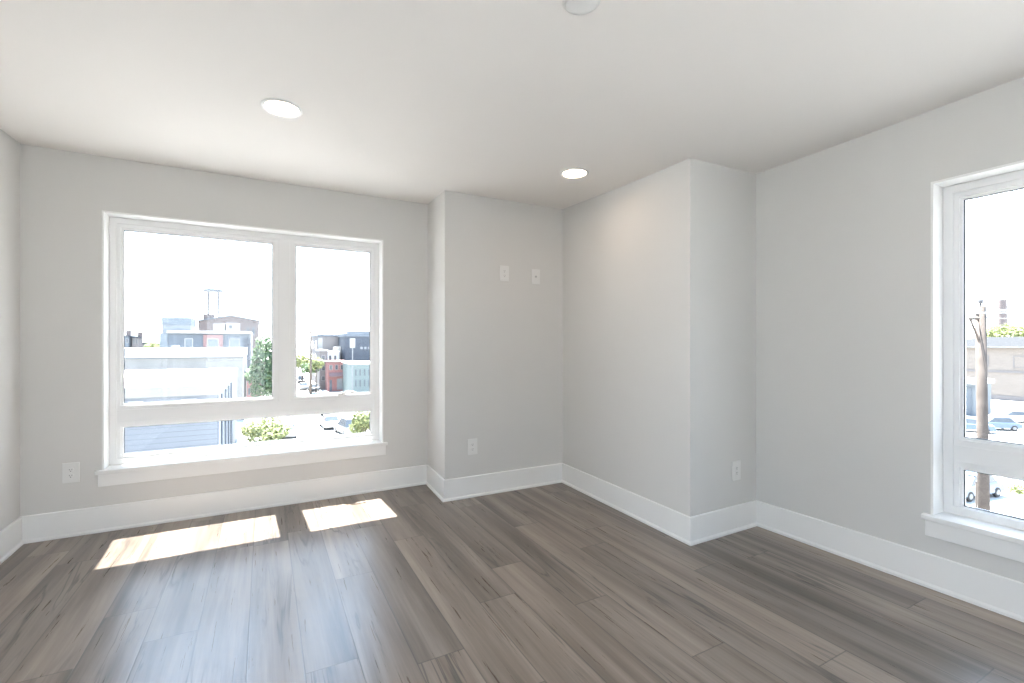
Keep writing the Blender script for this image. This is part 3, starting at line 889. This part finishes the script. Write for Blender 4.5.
# --- cars parked along the street
def car(u, Y, turn, paint, label, length=4.4, group=None, tall=1.48):
    p = at(u, Y)
    t = empty('car', label, 'car', group, mw=Matrix.Translation((p.x, p.y, GROUND)) @ Matrix.Rotation(TOWN + R(90) + turn, 4, 'Z'))
    l = length / 2
    side = [(-l, .38), (-l + .05, .78), (-l + .25, .93), (-l + .95, .98), (l - .95, .95), (l - .12, .80), (l, .55), (l - .02, .32), (-l + .1, .28)]
    b = bmesh.new()
    def extr(prof, w0, w1=None):
        a = [b.verts.new((x, -w0 if z < .9 else -(w1 or w0), z)) for x, z in prof]
        c = [b.verts.new((x, w0 if z < .9 else (w1 or w0), z)) for x, z in prof]
        b.faces.new(a); b.faces.new(c[::-1])
        for k in range(len(prof)): b.faces.new((a[k], c[k], c[(k + 1) % len(prof)], a[(k + 1) % len(prof)]))
    extr(side, .88, .80)
    body = build('body', b, M['car_' + paint], t, bevel=.06)
    b = bmesh.new()
    top = [(-l + .55, .94), (-l + .95, tall - .06), (-l + 1.3, tall), (l - 1.85, tall), (l - 1.05, .93)]
    a = [b.verts.new((x, -.78 + (z - .9) * .28, z)) for x, z in top]; c = [b.verts.new((x, .78 - (z - .9) * .28, z)) for x, z in top]
    b.faces.new(a); b.faces.new(c[::-1])
    for k in range(5): b.faces.new((a[k], c[k], c[(k + 1) % 5], a[(k + 1) % 5]))
    build('cabin_glass', b, M['dark_glass'], t, bevel=.03)
    b = bmesh.new(); w_ = .78 - (tall - .9) * .28
    add_box(b, -l + 1.0, l - 1.75, -w_ - .01, w_ + .01, tall - .04, tall + .03)
    build('roof', b, M['car_' + paint], t, bevel=.02)
    for sx_ in (-1, 1):
        for sy in (-1, 1):
            b = bmesh.new(); lathe(b, [(0, -.1), (.2, -.1), (.32, -.08), (.33, 0), (.32, .08), (.2, .1), (0, .1)], 18)
            for v_ in b.verts: v_.co = Vector((v_.co.x, v_.co.z, v_.co.y))
            w = build('wheel', b, M['tyre'], t); w.location = (sx_ * (l - .82), sy * .80, .33)
            b = bmesh.new(); lathe(b, [(.19, .0), (.16, .02), (0, .025)], 14)
            for v_ in b.verts: v_.co = Vector((v_.co.x, v_.co.z * sy, v_.co.y))
            hb = build('hubcap', b, M['steel'], w); hb.location = (0, .1 * sy, 0)
    return t
Gc = 'cars parked along the street'
car(347.5, 51.5, R(8), 'silver', 'silver car parked nearest at the right kerb, left of the corner tree', 4.8, group=Gc, tall=1.8)
car(329.5, 55.5, R(4), 'white', 'white car parked just left of the nearest silver car', 4.2, group=Gc)
car(326.5, 66, R(0), 'charcoal', 'dark car parked behind the two nearest ones at the right kerb', group=Gc)
car(300.5, 118, R(4), 'black', 'dark van stopped far up the street under the lime green tree', 4.8, group=Gc, tall=1.9)
car(303.5, 102, R(4), 'silver', 'silver car far up the street, left of a similar grey one', 4.2, group=Gc)
car(313.5, 98.5, R(4), 'charcoal', 'grey car far up the street near the red brick house', 4.4, group=Gc)
car(287, 50, R(0), 'white', 'white car half hidden right of the bushy yellow-green tree', 4.2, group=Gc)

def utility_pole(u, Y, vtop, rad, m, label, arms=True, lean=(0, 0), group=None, name='utility_pole'):
    p = at(u, Y); z = up(vtop, Y) - GROUND
    t = empty(name, label, 'utility pole', group, mw=frame(p))
    b = bmesh.new(); tube(b, [(-lean[0], -lean[1], 0), (-lean[0] / 2, -lean[1] / 2, z / 2), (0, 0, z)], [rad * 1.22, rad * 1.12, rad], 14)
    build('shaft', b, M[m], t, smooth=True)
    if arms:
        b = bmesh.new(); add_box(b, -1.1, 1.1, -.07, .07, z - .9, z - .75); build('cross_arm', b, M[m], t)
        for s_ in (-1, 1):
            b = bmesh.new(); tube(b, [(s_ * .95, 0, z - .75), (s_ * .95, 0, z - .5)], .06, 8); build('insulator', b, M['steel'], t)
    return t
utility_pole(310.8, 92, 328.5, .17, 'bark', 'dark wooden utility pole seen through the side light beside the taupe block')
utility_pole(298.8, 125, 325.5, .17, 'slate_pale', 'faint grey utility pole farthest up the street, at the mullion', arms=False)
p = at(352.5, 86); z = up(338.5, 86) - GROUND
sg = empty('pole_sign', 'pale blank sign box on a tall pole before the slate-blue building', 'sign', mw=frame(p))
b = bmesh.new(); tube(b, [(0, 0, 0), (0, 0, z - .2)], .1, 10); build('post', b, M['steel'], sg)
build('sign_box', box(-.46, .46, -.2, .2, z - 1.75, z), M['white_board'], sg, bevel=.04)

a_ = at(310.8, 92).to_3d() + Vector((0, 0, up(358.5, 92))); b_ = at(352.5, 86).to_3d() + Vector((0, 0, up(360.5, 86)))
bm = bmesh.new(); tube(bm, [a_.lerp(b_, q / 8) - Vector((0, 0, .35 * 4 * (q / 8) * (1 - q / 8))) for q in range(9)], .05, 6)
tag(build('overhead_wire', bm, M['white_roof']), 'pale thick cable strung from the dark wooden pole to the sign pole', 'wire')

# --- through the right window: the side street
p = at(940, 80)
d_r = -NA2                                           # along the right-hand street, towards the camera's side
tn = frame(at(1024, 80), turn=-R(90))
tb = empty('tan_brick_building', 'long tan brick building with a grey hipped roof across the side street', 'building', mw=tn)
zt = up(347.2, 80)
block(tb, 'walls', M['tan_brick'], -16, 22, 0, 22, GROUND, zt)
block(tb, 'belt_course', M['taupe_brick'], -16.1, 22.1, -0.15, 22.1, up(373.5, 80), up(371.5, 80))
block(tb, 'plinth', M['taupe_brick'], -16.1, 22.1, -0.15, 22.1, GROUND, up(397, 80))
b = bmesh.new(); zz = zt - GROUND; zr_ = up(336.5, 86) - GROUND
q = [b.verts.new(c) for c in ((-16.6, -.6, zz), (22.6, -.6, zz), (22.6, 22.6, zz), (-16.6, 22.6, zz), (-8, 11, zr_), (14, 11, zr_))]
for f_ in ((0, 1, 5, 4), (1, 2, 5), (2, 3, 4, 5), (3, 0, 4), (3, 2, 1, 0)): b.faces.new([q[i] for i in f_])
build('roof', b, M['shingle'], tb)
b = bmesh.new(); ring(b, (-16.8, 22.8, zz - .12, zz + .12), (-16.7, 22.7, zz - .06, zz + .06), -.75, -.6)
add_box(b, -16.8, 22.8, -.75, -.6, zz - .12, zz + .10); build('gutter', b, M['white_board'], tb)
for k in range(6):
    xa = -10.5 + k * 4.6
    sash_window(tb, xa, xa + 1.5, up(368, 80), up(356, 80), frame_m='taupe_brick', pane_m='tan_brick')
ga = empty('garage', 'low grey garage with a white canopy left of the near utility pole', 'garage', mw=frame(at(955, 66), turn=-R(90)))
block(ga, 'walls', M['slate_pale'], -6, 2.6, 0, 4, GROUND, up(382.5, 66))
block(ga, 'canopy', M['white_roof'], -6.4, 2.9, -1.2, 4.2, up(382.5, 66), up(378.5, 66))
block(ga, 'door', M['slate_mid'], -2.2, 1.8, -0.08, 0.05, GROUND, up(386, 66))
b = empty('brick_smokestack', 'tall dull red smokestack with a pale band beyond the tan building', 'chimney', mw=frame(at(1002, 150)))
zc, rc_ = up(300, 150) - GROUND, 1.12
bm = bmesh.new(); lathe(bm, [(0, 0), (rc_ * 1.35, 0), (rc_, zc), (rc_ * .7, zc), (rc_ * .7, zc - 1), (0, zc - 1)], 24); build('shaft', bm, M['brown_brick'], b)
for vv_ in (310.2, 312.8):
    zb_ = up(vv_, 150) - GROUND
    bm = bmesh.new(); lathe(bm, [(rc_ * .99, zb_ - .28), (rc_ * 1.12, zb_ - .28), (rc_ * 1.12, zb_ + .28), (rc_ * .99, zb_ + .28)], 24); build('band', bm, M['white_board'], b)
tree(1003, 112, 322, 350, 3.6, 'leaf_lime', 'yellow-green tree behind the roof, left below the smokestack', 1500, 0.4, name='distant_tree')
tree(1022, 108, 322.5, 352, 4.2, 'leaf_lime', 'broad yellow-green tree at the right edge of the picture', 1700, 0.4, name='distant_tree')
tree(990, 116, 327, 350, 2.4, 'leaf_lime', 'small yellow-green tree just right of the near utility pole top', 900, 0.38, name='distant_tree')

pole = utility_pole(980.5, 17, 306.5, .145, 'pole_wood', 'weathered wooden utility pole close outside the right window', arms=False, lean=(0.02, 0.14))
z = up(306.5, 17) - GROUND
for dz, rr in ((-.24, .158),):
    bm = bmesh.new(); lathe(bm, [(.140, -.035), (rr, -.035), (rr, .035), (.140, .035)], 20); o = build('band', bm, M['white_board'], pole); o.location = (0, 0, z + dz)
bm = bmesh.new(); tube(bm, [(0, 0, z), (0, 0, z + .1), (0, 0, z + .12), (0, 0, z + .24)], [.025, .025, .07, .07], 10); build('pin_insulator', bm, M['iron'], pole)
nx = 0.8
bm = bmesh.new(); tube(bm, [(-.05, 0, z - .46), (-.62, .12, z - .46)], .045, 8); tube(bm, [(-.6, .1, z - .46), (-.08, 0, z - 1.32)], .035, 8); build('bracket', bm, M['pole_wood'], pole)
bm = bmesh.new(); tube(bm, [(.1, 0, z - .42), (.42, -.1, z - .38)], .045, 8); build('stub_arm', bm, M['steel'], pole)
bm = bmesh.new(); tube(bm, [(.17, -.05, z - 1.0), (.18, -.06, z - 4.6)], .022, 8); build('conduit', bm, M['steel'], pole)
for k, (dz, lab) in enumerate(((.22, 'topmost thin overhead wire running past the near pole'), (-.24, 'middle overhead wire fixed at the pale band of the near pole'), (-.45, 'lowest overhead wire on the stub arm of the near pole'))):
    p0 = at(980.5, 17).to_3d() + Vector((0, 0, GROUND + z + dz))
    far, near = p0 + NA * 60 + Vector((0, 0, 1.5)), p0 - NA * 30 + Vector((0, 0, .6))
    pts = []
    for q in range(13):
        f = q / 6 - 1
        a_, b_ = (p0, far) if f < 0 else (p0, near)
        g_ = abs(f); pts.append(a_.lerp(b_, g_) - Vector((0, 0, 1.2 * 4 * g_ * (1 - g_) * (0.9 if f < 0 else .35))))
    bm = bmesh.new(); tube(bm, pts, .009, 6)
    tag(build('overhead_wire', bm, M['steel']), lab, 'wire', 'overhead wires on the near pole')

car(968, 53, R(20), 'blue', 'blue-grey car parked left of the near utility pole', group='cars in the lot by the side street')
car(994, 54, R(50), 'blue', 'blue-grey car half hidden right of the near utility pole', group='cars in the lot by the side street')
car(1014, 59, R(40), 'white', 'white car in the lot at the right edge of the picture', group='cars in the lot by the side street')
car(967.5, 30.5, R(80), 'blue', 'blue car seen in the low pane of the right window', group='cars in the lot by the side street')
tree(1021, 31, 482, 501, 0.75, 'leaf_lime', 'small leafy shrub seen in the low pane of the right window', 500, 0.11, name='leafy_shrub', cat='shrub')
p = at(976, 27); b = empty('street_post', 'thin brown post beside the near pole in the low right pane', 'post', mw=frame(p))
bm = bmesh.new(); tube(bm, [(0, 0, 0), (.08, 0, 1.9)], .045, 8); build('shaft', bm, M['bark'], b)
bm = bmesh.new(); lathe(bm, [(.05, 1.88), (.07, 1.9), (.05, 1.98), (0, 2.0)], 10); o = build('cap', bm, M['iron'], b); o.location = (.08, 0, 0)
